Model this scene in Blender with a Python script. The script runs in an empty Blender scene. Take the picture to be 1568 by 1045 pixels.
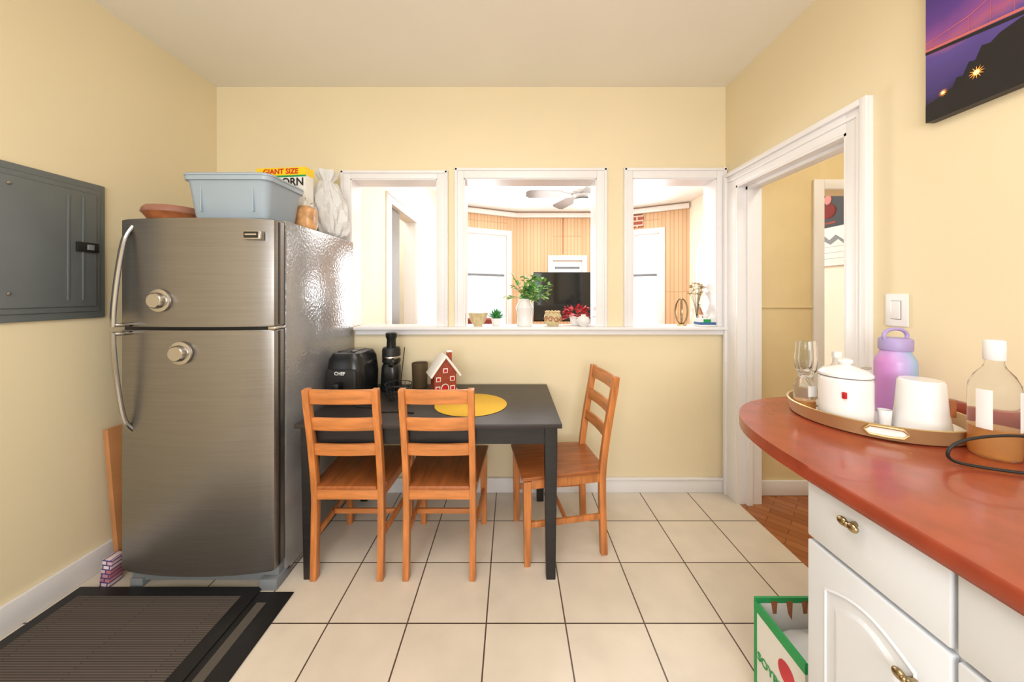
import bpy, bmesh, math, random
from mathutils import Vector, Matrix
random.seed(4)
scene = bpy.context.scene
COL = scene.collection

# ---------------------------------------------------------------- materials
def srgb(r, g, b):
    def f(c):
        c /= 255.0
        return c/12.92 if c <= .04045 else ((c+.055)/1.055)**2.4
    return (f(r), f(g), f(b), 1)

def mat(name, rgb, rough=.5, metal=0, var=.06, scale=6, bump=0, bscale=60, trans=0, alpha=1, emit=0, coat=0, stretch=None, ior=1.45, sss=0):
    m = bpy.data.materials.new(name); m.use_nodes = True
    nt = m.node_tree; b = nt.nodes['Principled BSDF']
    c = srgb(*rgb)
    b.inputs['Roughness'].default_value = rough
    b.inputs['Metallic'].default_value = metal
    b.inputs['IOR'].default_value = ior
    b.inputs['Transmission Weight'].default_value = trans
    b.inputs['Alpha'].default_value = alpha
    b.inputs['Coat Weight'].default_value = coat
    tc = nt.nodes.new('ShaderNodeTexCoord')
    mp = nt.nodes.new('ShaderNodeMapping')
    nt.links.new(tc.outputs['Object'], mp.inputs['Vector'])
    if stretch: mp.inputs['Scale'].default_value = stretch
    n = nt.nodes.new('ShaderNodeTexNoise'); n.inputs['Scale'].default_value = scale
    n.inputs['Detail'].default_value = 4
    nt.links.new(mp.outputs[0], n.inputs['Vector'])
    r = nt.nodes.new('ShaderNodeValToRGB')
    r.color_ramp.elements[0].position = .3; r.color_ramp.elements[1].position = .7
    r.color_ramp.elements[0].color = tuple(x*(1-var) for x in c[:3])+(1,)
    r.color_ramp.elements[1].color = tuple(min(1, x*(1+var)) for x in c[:3])+(1,)
    nt.links.new(n.outputs['Fac'], r.inputs['Fac'])
    nt.links.new(r.outputs['Color'], b.inputs['Base Color'])
    if emit:
        b.inputs['Emission Color'].default_value = c
        b.inputs['Emission Strength'].default_value = emit
    if bump:
        n2 = nt.nodes.new('ShaderNodeTexNoise'); n2.inputs['Scale'].default_value = bscale
        nt.links.new(mp.outputs[0], n2.inputs['Vector'])
        bp = nt.nodes.new('ShaderNodeBump'); bp.inputs['Strength'].default_value = bump
        bp.inputs['Distance'].default_value = .01
        nt.links.new(n2.outputs['Fac'], bp.inputs['Height'])
        nt.links.new(bp.outputs[0], b.inputs['Normal'])
    return m

M = {}
M['wall'] = mat('wall_paint', (232, 217, 182), .55, var=.02, scale=1.5, bump=.08, bscale=12)
M['ceil'] = mat('ceiling_paint', (240, 235, 224), .7, var=.02, scale=1.5, bump=.06, bscale=9)
M['wall_l'] = mat('living_wall_paint', (238, 231, 214), .6, var=.02)
M['hall'] = mat('hall_paint', (226, 206, 160), .6, var=.03)
M['white'] = mat('white_trim_paint', (236, 234, 235), .35, var=.015)
M['whitec'] = mat('white_ceiling', (245, 243, 240), .7, var=.01)
M['cab'] = mat('cabinet_paint', (220, 224, 231), .35, var=.02)
M['pine'] = mat('stained_pine', (190, 118, 62), .38, var=.28, scale=5, stretch=(9, 9, 1.2), coat=.2)
M['pineh'] = mat('stained_pine_slat', (194, 122, 66), .38, var=.25, scale=5, stretch=(1.2, 9, 9), coat=.2)
M['pines'] = mat('stained_pine_seat', (158, 90, 46), .35, var=.3, scale=5, stretch=(9, 1.2, 9), coat=.2)
M['black'] = mat('black_brown_wood', (34, 31, 31), .38, var=.25, scale=8, stretch=(1, 8, 8))
M['tabletop'] = mat('table_top_black', (50, 44, 42), .42, var=.15, scale=5, stretch=(1, 8, 8))
M['steel'] = mat('brushed_steel', (142, 138, 134), .34, metal=.9, var=.05, scale=3, stretch=(1, 1, 40), bump=.02, bscale=8)
M['steel2'] = mat('knob_steel', (190, 186, 180), .25, metal=1, var=.03)
M['chrome'] = mat('handle_chrome', (175, 172, 170), .16, metal=1, var=.02)
M['fside'] = mat('fridge_side_grey', (150, 149, 149), .16, metal=.4, var=.03, bump=.2, bscale=70)
M['dark'] = mat('dark_rubber', (28, 27, 27), .5, var=.1)
M['blackp'] = mat('black_plastic', (24, 26, 28), .25, var=.1)
M['greyp'] = mat('grey_plastic', (120, 125, 130), .5, var=.03)
M['panel'] = mat('breaker_grey', (108, 114, 116), .4, metal=.2, var=.04)
M['tote'] = mat('tote_blue_grey', (154, 168, 180), .4, var=.03)
M['red'] = mat('red_laminate', (150, 66, 44), .25, var=.12, scale=14, coat=.2)
M['gold'] = mat('tray_gold', (206, 180, 132), .32, metal=.7, var=.05)
M['brass'] = mat('brass_knob', (165, 146, 112), .25, metal=1, var=.05)
M['ceram'] = mat('white_ceramic', (232, 230, 230), .15, var=.01)
M['yellow'] = mat('yellow_placemat', (222, 176, 50), .7, var=.05, bump=.3, bscale=160)
M['green'] = mat('leaf_green', (128, 178, 90), .4, var=.3, scale=20)
M['green2'] = mat('succulent_green', (60, 140, 70), .5, var=.2)
M['stem'] = mat('stem_brown', (120, 100, 60), .6)
M['tan'] = mat('tan_ceramic', (206, 188, 146), .5, var=.15, scale=30)
M['choc'] = mat('gingerbread', (150, 66, 44), .6, var=.15, scale=40)
M['icing'] = mat('icing', (240, 235, 230), .5, var=.02, emit=0)
M['candy'] = mat('candy_red', (190, 30, 40), .35)
M['redfl'] = mat('poinsettia_red', (200, 50, 60), .5, var=.2)
M['glass'] = mat('clear_glass', (248, 250, 250), .03, trans=1, var=0, ior=1.3)
M['plasticc'] = mat('clear_plastic', (250, 250, 248), .06, trans=.96, var=0, ior=1.12)
M['amber'] = mat('amber_liquid', (228, 160, 60), .1, trans=.55, var=.03, ior=1.15)
M['label'] = mat('paper_label', (230, 229, 228), .6, var=.02)
M['labelb'] = mat('blue_label', (60, 100, 150), .6, var=.1)
M['bag'] = mat('plastic_bag', (240, 240, 240), .2, trans=.15, alpha=.93, var=.02, bump=.9, bscale=16, ior=1.2)
M['brown'] = mat('brown_pie', (160, 96, 58), .4, var=.2, scale=30)
M['board'] = mat('particle_board', (178, 122, 76), .6, var=.1)
M['bread'] = mat('bread_crust', (200, 150, 100), .3, var=.35, scale=22)
M['cy'] = mat('cereal_yellow', (245, 205, 30), .5, var=.02)
M['cr'] = mat('print_red', (205, 40, 36), .5, var=.05)
M['cg'] = mat('print_green', (30, 150, 80), .5, var=.05)
M['carton'] = mat('carton_white', (228, 226, 220), .5, var=.03)
M['ink'] = mat('ink_dark', (30, 28, 30), .5)
M['brick'] = mat('brick_red', (150, 70, 56), .8, var=.25, scale=12)
M['screen'] = mat('tv_screen', (14, 15, 18), .08, var=.05)
M['cup'] = mat('smoked_brown_cup', (92, 76, 56), .3, var=.1)
M['sofa'] = mat('maroon_fabric', (120, 44, 40), .8, var=.1)
M['fanb'] = mat('fan_blade', (90, 84, 80), .4, var=.1)
M['doorg'] = mat('door_grey', (120, 118, 112), .5)

def floor_tiles():
    m = mat('ceramic_tile', (221, 210, 195), .28, var=.07, scale=5)
    nt = m.node_tree; b = nt.nodes['Principled BSDF']
    base = b.inputs['Base Color'].links[0].from_socket
    g = nt.nodes.new('ShaderNodeNewGeometry')
    mp = nt.nodes.new('ShaderNodeMapping'); mp.inputs['Location'].default_value = (-.22+.326*20, -1.769+.326*20, 0)
    nt.links.new(g.outputs['Position'], mp.inputs['Vector'])
    br = nt.nodes.new('ShaderNodeTexBrick'); br.offset = 0; br.squash = 1
    br.inputs['Scale'].default_value = 1
    br.inputs['Brick Width'].default_value = .326; br.inputs['Row Height'].default_value = .326
    br.inputs['Mortar Size'].default_value = .0032; br.inputs['Mortar Smooth'].default_value = .15
    br.inputs['Color1'].default_value = (1, 1, 1, 1); br.inputs['Color2'].default_value = (.94, .935, .93, 1)
    br.inputs['Mortar'].default_value = (1, 1, 1, 1)
    nt.links.new(mp.outputs[0], br.inputs['Vector'])
    mul = nt.nodes.new('ShaderNodeMixRGB'); mul.blend_type = 'MULTIPLY'; mul.inputs[0].default_value = 1
    nt.links.new(base, mul.inputs[1]); nt.links.new(br.outputs['Color'], mul.inputs[2])
    mx = nt.nodes.new('ShaderNodeMixRGB'); mx.inputs[2].default_value = srgb(86, 70, 60)
    nt.links.new(br.outputs['Fac'], mx.inputs[0]); nt.links.new(mul.outputs[0], mx.inputs[1])
    nt.links.new(mx.outputs[0], b.inputs['Base Color'])
    bp = nt.nodes.new('ShaderNodeBump'); bp.invert = True; bp.inputs['Strength'].default_value = .4; bp.inputs['Distance'].default_value = .004
    nt.links.new(br.outputs['Fac'], bp.inputs['Height']); nt.links.new(bp.outputs[0], b.inputs['Normal'])
    return m
M['tile'] = floor_tiles()

def brickmat(name, c1, c2, mo, w, h, ms, rot=0, off=.5, rough=.4, axis=None):
    m = bpy.data.materials.new(name); m.use_nodes = True
    nt = m.node_tree; b = nt.nodes['Principled BSDF']; b.inputs['Roughness'].default_value = rough
    g = nt.nodes.new('ShaderNodeTexCoord')
    mp = nt.nodes.new('ShaderNodeMapping')
    if axis == 'xz': mp.inputs['Rotation'].default_value = (math.pi/2, 0, 0)
    else: mp.inputs['Rotation'].default_value = (0, 0, rot)
    nt.links.new(g.outputs['Object'], mp.inputs['Vector'])
    br = nt.nodes.new('ShaderNodeTexBrick'); br.offset = off
    br.inputs['Scale'].default_value = 1
    br.inputs['Brick Width'].default_value = w; br.inputs['Row Height'].default_value = h
    br.inputs['Mortar Size'].default_value = ms
    br.inputs['Color1'].default_value = srgb(*c1); br.inputs['Color2'].default_value = srgb(*c2)
    br.inputs['Mortar'].default_value = srgb(*mo)
    nt.links.new(mp.outputs[0], br.inputs['Vector'])
    nt.links.new(br.outputs['Color'], b.inputs['Base Color'])
    return m
M['parq'] = brickmat('parquet', (172, 108, 62), (148, 86, 46), (106, 62, 34), .22, .055, .002, rot=.785, rough=.25)
M['plank'] = brickmat('wood_panelling', (216, 180, 142), (206, 168, 128), (174, 134, 98), .06, 4, .004, axis='xz', off=0, rough=.5)
M['bricks'] = brickmat('brickwork', (160, 84, 66), (134, 62, 50), (205, 190, 176), .2, .075, .012, axis='xz', rough=.8)
M['matc'] = brickmat('mat_ribs', (94, 84, 78), (84, 75, 69), (56, 50, 47), .6, .009, .002, rough=.9)
M['redbooks'] = brickmat('carton_print', (170, 80, 90), (225, 215, 215), (70, 60, 120), .03, .02, .003, axis='xz', rough=.5)

def irid():
    m = bpy.data.materials.new('iridescent_enamel'); m.use_nodes = True
    nt = m.node_tree; b = nt.nodes['Principled BSDF']; b.inputs['Roughness'].default_value = .3
    tc = nt.nodes.new('ShaderNodeTexCoord'); sp = nt.nodes.new('ShaderNodeSeparateXYZ')
    nt.links.new(tc.outputs['Object'], sp.inputs[0])
    mr = nt.nodes.new('ShaderNodeMapRange'); mr.inputs[1].default_value = -.05; mr.inputs[2].default_value = .05
    nt.links.new(sp.outputs['X'], mr.inputs[0])
    r = nt.nodes.new('ShaderNodeValToRGB'); e = r.color_ramp.elements
    e[0].color = srgb(205, 140, 205); e[1].color = srgb(228, 160, 200)
    x = e.new(.35); x.color = srgb(180, 170, 222)
    x = e.new(.65); x.color = srgb(150, 190, 222)
    nt.links.new(mr.outputs[0], r.inputs[0]); nt.links.new(r.outputs[0], b.inputs['Base Color'])
    return m
M['irid'] = irid()

def sunset():
    m = bpy.data.materials.new('sunset_print'); m.use_nodes = True
    nt = m.node_tree; b = nt.nodes['Principled BSDF']; b.inputs['Roughness'].default_value = .35
    g = nt.nodes.new('ShaderNodeNewGeometry'); sp = nt.nodes.new('ShaderNodeSeparateXYZ')
    nt.links.new(g.outputs['Position'], sp.inputs[0])
    mr = nt.nodes.new('ShaderNodeMapRange'); mr.inputs[1].default_value = 1.95; mr.inputs[2].default_value = 2.6
    nt.links.new(sp.outputs['Z'], mr.inputs[0])
    n = nt.nodes.new('ShaderNodeTexNoise'); n.inputs['Scale'].default_value = 5
    ad = nt.nodes.new('ShaderNodeMath'); ad.operation = 'MULTIPLY_ADD'; ad.inputs[1].default_value = .12
    nt.links.new(n.outputs['Fac'], ad.inputs[0]); nt.links.new(mr.outputs[0], ad.inputs[2])
    r = nt.nodes.new('ShaderNodeValToRGB'); e = r.color_ramp.elements
    e[0].position = 0; e[0].color = srgb(24, 14, 26)
    e[1].position = 1; e[1].color = srgb(44, 32, 90)
    for p, c in ((.16, (26, 18, 34)), (.22, (66, 52, 116)), (.40, (92, 74, 150)), (.45, (170, 90, 130)), (.50, (140, 76, 150)), (.6, (92, 58, 142)), (.78, (64, 44, 124))):
        x = e.new(p); x.color = srgb(*c)
    nt.links.new(ad.outputs[0], r.inputs[0]); nt.links.new(r.outputs[0], b.inputs['Base Color'])
    return m
M['sunset'] = sunset()

# ---------------------------------------------------------------- geometry helpers
def grp(name, loc=(0, 0, 0), rz=0, rx=0, ry=0):
    e = bpy.data.objects.new(name, None); e.location = loc; e.rotation_euler = (rx, ry, rz)
    e.empty_display_size = .05
    COL.objects.link(e); return e

def fin(name, bm, m, parent=None, loc=(0, 0, 0), smooth=False, rot=None):
    bmesh.ops.recalc_face_normals(bm, faces=bm.faces)
    me = bpy.data.meshes.new(name); bm.to_mesh(me); bm.free()
    me.materials.append(M[m] if isinstance(m, str) else m)
    if smooth:
        me.polygons.foreach_set('use_smooth', [True]*len(me.polygons))
        try: me.set_sharp_from_angle(angle=math.radians(40))
        except Exception: pass
    o = bpy.data.objects.new(name, me); o.location = loc
    if rot: o.rotation_euler = rot
    COL.objects.link(o)
    if parent: o.parent = parent
    return o

def box(name, a, b, m, parent=None, bev=0, rot=None, seg=2):
    a = Vector(a); b = Vector(b); c = (a+b)/2; s = b-a
    bm = bmesh.new(); bmesh.ops.create_cube(bm, size=1)
    bmesh.ops.scale(bm, vec=(abs(s.x), abs(s.y), abs(s.z)), verts=bm.verts)
    if bev: bmesh.ops.bevel(bm, geom=bm.edges[:], offset=bev, segments=seg, profile=.5, affect='EDGES')
    return fin(name, bm, m, parent, c, smooth=bev > 0, rot=rot)

def lathe(name, prof, m, parent=None, loc=(0, 0, 0), n=40, rot=None, wob=None):
    bm = bmesh.new(); rings = []
    for r, z in prof:
        ring = []
        for i in range(n):
            a = 2*math.pi*i/n
            rr = r*(wob(a, z) if wob else 1)
            ring.append(bm.verts.new((rr*math.cos(a), rr*math.sin(a), z)))
        rings.append(ring)
    for k in range(len(rings)-1):
        for i in range(n):
            bm.faces.new((rings[k][i], rings[k][(i+1) % n], rings[k+1][(i+1) % n], rings[k+1][i]))
    if prof[0][0] > 1e-4: bm.faces.new(rings[0][::-1])
    if prof[-1][0] > 1e-4: bm.faces.new(rings[-1])
    bmesh.ops.remove_doubles(bm, verts=bm.verts, dist=1e-6)
    return fin(name, bm, m, parent, loc, True, rot)

def rrect(hx, hy, r, z, cx=0, cy=0, k=6):
    pts = []
    r = min(r, hx*.999, hy*.999)
    for sx, sy, a0 in ((1, 1, 0), (-1, 1, 90), (-1, -1, 180), (1, -1, 270)):
        for i in range(k+1):
            a = math.radians(a0+90*i/k)
            pts.append((cx+sx*(hx-r)+r*math.cos(a), cy+sy*(hy-r)+r*math.sin(a), z))
    return pts

def loft(name, loops, m, parent=None, loc=(0, 0, 0), cap=(True, True), rot=None):
    bm = bmesh.new(); R = [[bm.verts.new(p) for p in l] for l in loops]; n = len(R[0])
    for k in range(len(R)-1):
        for i in range(n):
            bm.faces.new((R[k][i], R[k][(i+1) % n], R[k+1][(i+1) % n], R[k+1][i]))
    if cap[0]: bm.faces.new(R[0][::-1])
    if cap[1]: bm.faces.new(R[-1])
    return fin(name, bm, m, parent, loc, True, rot)

def prism(name, pts, z0, z1, m, parent=None, bev=0, axis='z', smooth=True, loc=(0, 0, 0)):
    def mk(p, t):
        if axis == 'z': return (p[0], p[1], t)
        if axis == 'x': return (t, p[0], p[1])
        return (p[0], t, p[1])
    bm = bmesh.new()
    A = [bm.verts.new(mk(p, z0)) for p in pts]; B = [bm.verts.new(mk(p, z1)) for p in pts]
    n = len(pts); bm.faces.new(A[::-1]); bm.faces.new(B)
    for i in range(n): bm.faces.new((A[i], A[(i+1) % n], B[(i+1) % n], B[i]))
    if bev:
        ed = [e for e in bm.edges if (e.verts[0] in A and e.verts[1] in A) or (e.verts[0] in B and e.verts[1] in B)]
        bmesh.ops.bevel(bm, geom=ed, offset=bev, segments=3, profile=.5, affect='EDGES')
    return fin(name, bm, m, parent, loc, smooth)

def sweep(name, pts, wv, w, t, m, parent=None, bev=.004):
    pts = [Vector(p) for p in pts]; wv = Vector(wv).normalized()
    bm = bmesh.new(); R = []
    for i, p in enumerate(pts):
        tg = (pts[min(i+1, len(pts)-1)]-pts[max(i-1, 0)]).normalized()
        v = tg.cross(wv).normalized()
        R.append([bm.verts.new(p+wv*w/2*a+v*t/2*b) for a, b in ((1, 1), (-1, 1), (-1, -1), (1, -1))])
    for k in range(len(R)-1):
        for i in range(4): bm.faces.new((R[k][i], R[k][(i+1) % 4], R[k+1][(i+1) % 4], R[k+1][i]))
    bm.faces.new(R[0][::-1]); bm.faces.new(R[-1])
    bmesh.ops.recalc_face_normals(bm, faces=bm.faces)
    if bev:
        ed = [e for e in bm.edges if len(e.link_faces) == 2 and e.calc_face_angle(0) > .6]
        bmesh.ops.bevel(bm, geom=ed, offset=bev, segments=2, profile=.5, affect='EDGES')
    return fin(name, bm, m, parent, (0, 0, 0), True)

def smoothpts(pts, sub=8):
    P = [Vector(p) for p in pts]; out = []
    for i in range(len(P)-1):
        p0 = P[max(i-1, 0)]; p1 = P[i]; p2 = P[i+1]; p3 = P[min(i+2, len(P)-1)]
        for k in range(sub):
            t = k/sub
            out.append(.5*((2*p1)+(-p0+p2)*t+(2*p0-5*p1+4*p2-p3)*t*t+(-p0+3*p1-3*p2+p3)*t**3))
    out.append(P[-1]); return out

def tube(name, pts, r, m, parent=None, n=10, sm=True, flat=1.0, closed=False):
    P = smoothpts(pts) if sm else [Vector(p) for p in pts]
    bm = bmesh.new(); R = []
    prev = None; N = len(P)
    for i, p in enumerate(P):
        if closed: tg = (P[(i+1) % N]-P[i-1]).normalized()
        else: tg = (P[min(i+1, N-1)]-P[max(i-1, 0)]).normalized()
        if prev is None:
            u = tg.orthogonal().normalized()
        else:
            u = (prev-tg*prev.dot(tg)).normalized()
        prev = u; v = tg.cross(u)
        rr = r if not callable(r) else r(i/(N-1))
        R.append([bm.verts.new(p+(u*math.cos(2*math.pi*k/n)+v*flat*math.sin(2*math.pi*k/n))*rr) for k in range(n)])
    for k in range(N-1 if not closed else N):
        for i in range(n): bm.faces.new((R[k][i], R[k][(i+1) % n], R[(k+1) % N][(i+1) % n], R[(k+1) % N][i]))
    if not closed:
        bm.faces.new(R[0][::-1]); bm.faces.new(R[-1])
    return fin(name, bm, m, parent, (0, 0, 0), True)

def circ(cx, cy, z, r, n=32):
    return [(cx+r*math.cos(2*math.pi*i/n), cy+r*math.sin(2*math.pi*i/n), z) for i in range(n)]

def ball(name, c, r, m, parent=None, sc=(1, 1, 1), noise=0):
    bm = bmesh.new(); bmesh.ops.create_icosphere(bm, subdivisions=3, radius=r)
    for v in bm.verts:
        if noise: v.co *= 1+random.uniform(-noise, noise)
        v.co = Vector((v.co.x*sc[0], v.co.y*sc[1], v.co.z*sc[2]))
    return fin(name, bm, m, parent, c, True)

def text(name, s, size, m, parent, loc, rot, ext=.0006):
    cu = bpy.data.curves.new(name, 'FONT'); cu.body = s; cu.size = size; cu.extrude = ext
    cu.align_x = 'CENTER'; cu.align_y = 'CENTER'; cu.offset = size*.02
    o = bpy.data.objects.new(name+'_tmp', cu); COL.objects.link(o)
    dg = bpy.context.evaluated_depsgraph_get(); dg.update()
    me = bpy.data.meshes.new_from_object(o.evaluated_get(dg))
    bpy.data.objects.remove(o)
    me.materials.clear(); me.materials.append(M[m])
    q = bpy.data.objects.new(name, me); q.location = loc; q.rotation_euler = rot; COL.objects.link(q); q.parent = parent
    return q

def leaves(name, items, m, parent, bend=.25):
    bm = bmesh.new()
    for b, d, L, w in items:
        b = Vector(b); d = Vector(d).normalized(); s = d.cross(Vector((0, 0, 1)))
        if s.length < .1: s = Vector((1, 0, 0))
        s = (s.normalized()+Vector((random.uniform(-.4, .4), random.uniform(-.4, .4), random.uniform(-.4, .4)))).normalized()
        rows = []
        for t, k in ((0, .08), (.25, .8), (.5, 1), (.75, .7), (1, .05)):
            c = b+d*L*t+Vector((0, 0, -bend*L*t*t))
            rows.append((bm.verts.new(c-s*w/2*k), bm.verts.new(c+Vector((0, 0, -.1*w))), bm.verts.new(c+s*w/2*k)))
        for a, c in zip(rows, rows[1:]):
            bm.faces.new((a[0], a[1], c[1], c[0])); bm.faces.new((a[1], a[2], c[2], c[1]))
    return fin(name, bm, m, parent, (0, 0, 0), True)

# ================================================================ ROOM SHELL
XL, XR, YB, YF, H = -2.03, 1.468, 2.406, -1.9, 2.783
WT = .134; YB2 = YB+WT
box('floor', (XL-.12, YF-.1, -.05), (XR, YB2, 0), 'tile')
box('floor_hall', (XR, YF-.1, -.05), (2.9, YB2, -.001), 'parq')
box('floor_living', (-2.6, YB2, -.05), (2.9, 6.5, -.001), 'parq')
box('ceiling', (XL-.12, YF-.1, H), (XR+.0, YB, H+.08), 'ceil')
box('ceiling_hall', (XR, YF-.1, H), (2.9, YB, H+.08), 'hall')
box('ceiling_living', (-2.6, YB, H), (2.9, 6.5, H+.08), 'whitec')
box('wall_left', (XL-.12, YF-.1, 0), (XL, YB2, H), 'wall')
wr = grp('wall_rear')
box('rear_below', (XL, YF-.12, 0), (XR, YF, .9), 'wall', wr)
box('rear_above', (XL, YF-.12, 2.3), (XR, YF, H), 'wall', wr)
box('rear_side_a', (XL, YF-.12, .9), (-1.3, YF, 2.3), 'wall', wr)
box('rear_side_b', (1.0, YF-.12, .9), (XR, YF, 2.3), 'wall', wr)
wf = grp('window_rear')  # unseen window, added to carry the fill light behind the camera
box('frame_a', (-1.3, YF-.1, .9), (-1.24, YF+.02, 2.3), 'white', wf)
box('frame_b', (.94, YF-.1, .9), (1.0, YF+.02, 2.3), 'white', wf)
box('frame_c', (-1.24, YF-.1, .9), (.94, YF+.02, .96), 'white', wf)
box('frame_d', (-1.24, YF-.1, 2.24), (.94, YF+.02, 2.3), 'white', wf)
box('mullion', (-.18, YF-.1, .96), (-.12, YF+.01, 2.24), 'white', wf)

wb = grp('wall_back')
SZ = 1.115
TOP = 2.155
box('below', (XL, YB, 0), (XR, YB2, SZ), 'wall', wb)
box('above', (XL, YB, TOP), (XR, YB2, H), 'wall', wb)
for i, (a, b) in enumerate(((XL, -1.104), (-.512, -.328), (.579, .826), (1.40, XR))):
    box('pier_%d' % i, (a, YB, SZ), (b, YB2, TOP), 'wall', wb)
def casing(name, x0, x1, ox0, ox1, zt, otop):
    g = grp(name)
    def stile(n, a, b, z0, z1):
        box(n, (a, YB-.018, z0), (b, YB, z1), 'white', g, bev=.003)
        box(n+'_bead', (min(a, b)+.004 if n != 'r' else max(a, b)-.022, YB-.028, z0), (min(a, b)+.022 if n != 'r' else max(a, b)-.004, YB-.014, z1), 'white', g, bev=.003)
    stile('l', ox0, x0, 1.135, otop); stile('r', x1, ox1, 1.135, otop)
    box('head', (x0, YB-.018, zt), (x1, YB, otop), 'white', g, bev=.003)
    box('head_bead', (ox0, YB-.028, otop-.022), (ox1, YB-.014, otop-.004), 'white', g, bev=.003)
    box('jamb_l', (x0-.002, YB-.01, 1.135), (x0+.006, YB2+.01, zt), 'white', g)
    box('jamb_r', (x1-.006, YB-.01, 1.135), (x1+.002, YB2+.01, zt), 'white', g)
    box('jamb_t', (x0, YB-.01, zt-.006), (x1, YB2+.01, zt+.002), 'white', g)
casing('window_1', -1.104, -.512, -1.172, -.437, 2.145, 2.204)
casing('window_2', -.328, .579, -.395, .651, 2.150, 2.222)
casing('window_3', .826, 1.40, .763, XR-.002, 2.150, 2.222)
led = grp('trim_ledge')
box('shelf', (-1.068, 2.35, SZ), (XR-.001, 2.60, 1.135), 'white', led, bev=.004)
box('apron', (-1.066, 2.378, 1.08), (XR-.001, YB, SZ), 'white', led, bev=.006)
box('baseboard_back', (-1.95, YB-.018, 0), (XR-.0, YB, .095), 'white', bev=.004)
box('baseboard_back_cap', (-1.95, YB-.026, .088), (XR, YB, .102), 'white', bev=.004)
box('baseboard_left', (XL, YF, 0), (XL+.018, YB, .12), 'white', bev=.005)

# right wall with doorway
DY0, DY1, DZ = 1.52, 2.27, 2.06
XR2 = XR+.127
wrt = grp('wall_right')
box('near', (XR, YF-.1, 0), (XR2, DY0, H), 'wall', wrt)
box('far', (XR, DY1, 0), (XR2, YB2, H), 'wall', wrt)
box('over', (XR, DY0, DZ), (XR2, DY1, H), 'wall', wrt)
dc = grp('door_1')
OUT = 2.168
for n, a, b in (('near', DY0-.10, DY0), ('far', DY1, DY1+.115)):
    box('casing_'+n, (XR-.018, a, 0), (XR, b, OUT), 'white', dc, bev=.002)
box('casing_top', (XR-.018, DY0, DZ), (XR, DY1, OUT), 'white', dc, bev=.002)
box('band_near', (XR-.034, DY0-.10, 0), (XR-.014, DY0-.072, OUT), 'white', dc, bev=.004)
box('band2_near', (XR-.026, DY0-.066, 0), (XR-.014, DY0-.05, OUT-.05), 'white', dc, bev=.003)
box('band_far', (XR-.034, DY1+.087, 0), (XR-.014, DY1+.115, OUT), 'white', dc, bev=.004)
box('band_top', (XR-.034, DY0-.072, OUT-.028), (XR-.014, DY1+.087, OUT), 'white', dc, bev=.004)
box('band2_top', (XR-.026, DY0-.05, OUT-.066), (XR-.014, DY1+.07, OUT-.05), 'white', dc, bev=.003)
box('jamb_near', (XR-.016, DY0, 0), (XR2+.016, DY0+.012, DZ), 'white', dc)
box('jamb_far', (XR-.016, DY1-.012, 0), (XR2+.016, DY1, DZ), 'white', dc)
box('jamb_top', (XR-.016, DY0, DZ-.012), (XR2+.016, DY1, DZ), 'white', dc)
box('stop_far', (XR+.04, DY1-.028, 0), (XR+.075, DY1-.012, DZ-.012), 'white', dc)
box('stop_top', (XR+.04, DY0+.012, DZ-.03), (XR+.075, DY1-.012, DZ-.012), 'white', dc)

# hall
RX = 2.75
hw = grp('wall_hall')
box('left_part', (XR2, 2.37, 0), (2.09, YB2, H), 'hall', hw)
box('over_part', (2.09, 2.37, 2.07), (RX, YB2, H), 'hall', hw)
box('wall_hall_end', (XR2, .3, 0), (RX, .4, H), 'hall')
box('trim_hall_rail', (XR2, 2.362, 1.265), (2.03, 2.37, 1.275), 'hall')
box('baseboard_hall', (XR2, 2.352, 0), (2.03, 2.37, .10), 'white', bev=.004)
d2 = grp('door_2')
box('casing_l', (2.03, 2.35, 0), (2.10, 2.37, 2.13), 'white', d2, bev=.004)
box('casing_t', (2.10, 2.35, 2.065), (RX, 2.37, 2.13), 'white', d2, bev=.004)
box('jamb_l', (2.088, 2.36, 0), (2.10, YB2+.01, 2.065), 'white', d2)

# ---- living room
box('wall_living_right', (RX, .3, 0), (RX+.12, 5.42, H), 'wall_l')
LX = -1.10
wl = grp('wall_living_left')
box('a', (LX-.12, YB2, 0), (LX, 3.15, H), 'wall_l', wl)
box('b', (LX-.12, 4.0, 0), (LX, 5.52, H), 'wall_l', wl)
box('c', (LX-.12, 3.15, 2.17), (LX, 4.0, H), 'wall_l', wl)
box('wall_side_room', (-2.3, 2.7, 0), (-2.2, 5.2, H), 'wall_l')
box('wall_side_room_far', (-2.2, 4.6, 0), (LX-.12, 4.7, H), 'wall_l')
d3 = grp('door_3')
box('casing_near', (LX, 3.05, 0), (LX+.02, 3.15, 2.26), 'white', d3, bev=.004)
box('casing_far', (LX, 4.0, 0), (LX+.02, 4.1, 2.26), 'white', d3, bev=.004)
box('casing_top', (LX, 3.15, 2.17), (LX+.02, 4.0, 2.26), 'white', d3, bev=.004)
box('casing_outer_bead', (LX+.015, 3.05, 2.235), (LX+.03, 4.1, 2.26), 'white', d3, bev=.004)
box('jamb_far', (LX-.13, 3.985, 0), (LX+.005, 4.0, 2.17), 'white', d3)
box('leaf', (LX-.06, 3.16, .01), (LX-.025, 3.50, 2.16), 'doorg', d3)

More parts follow.
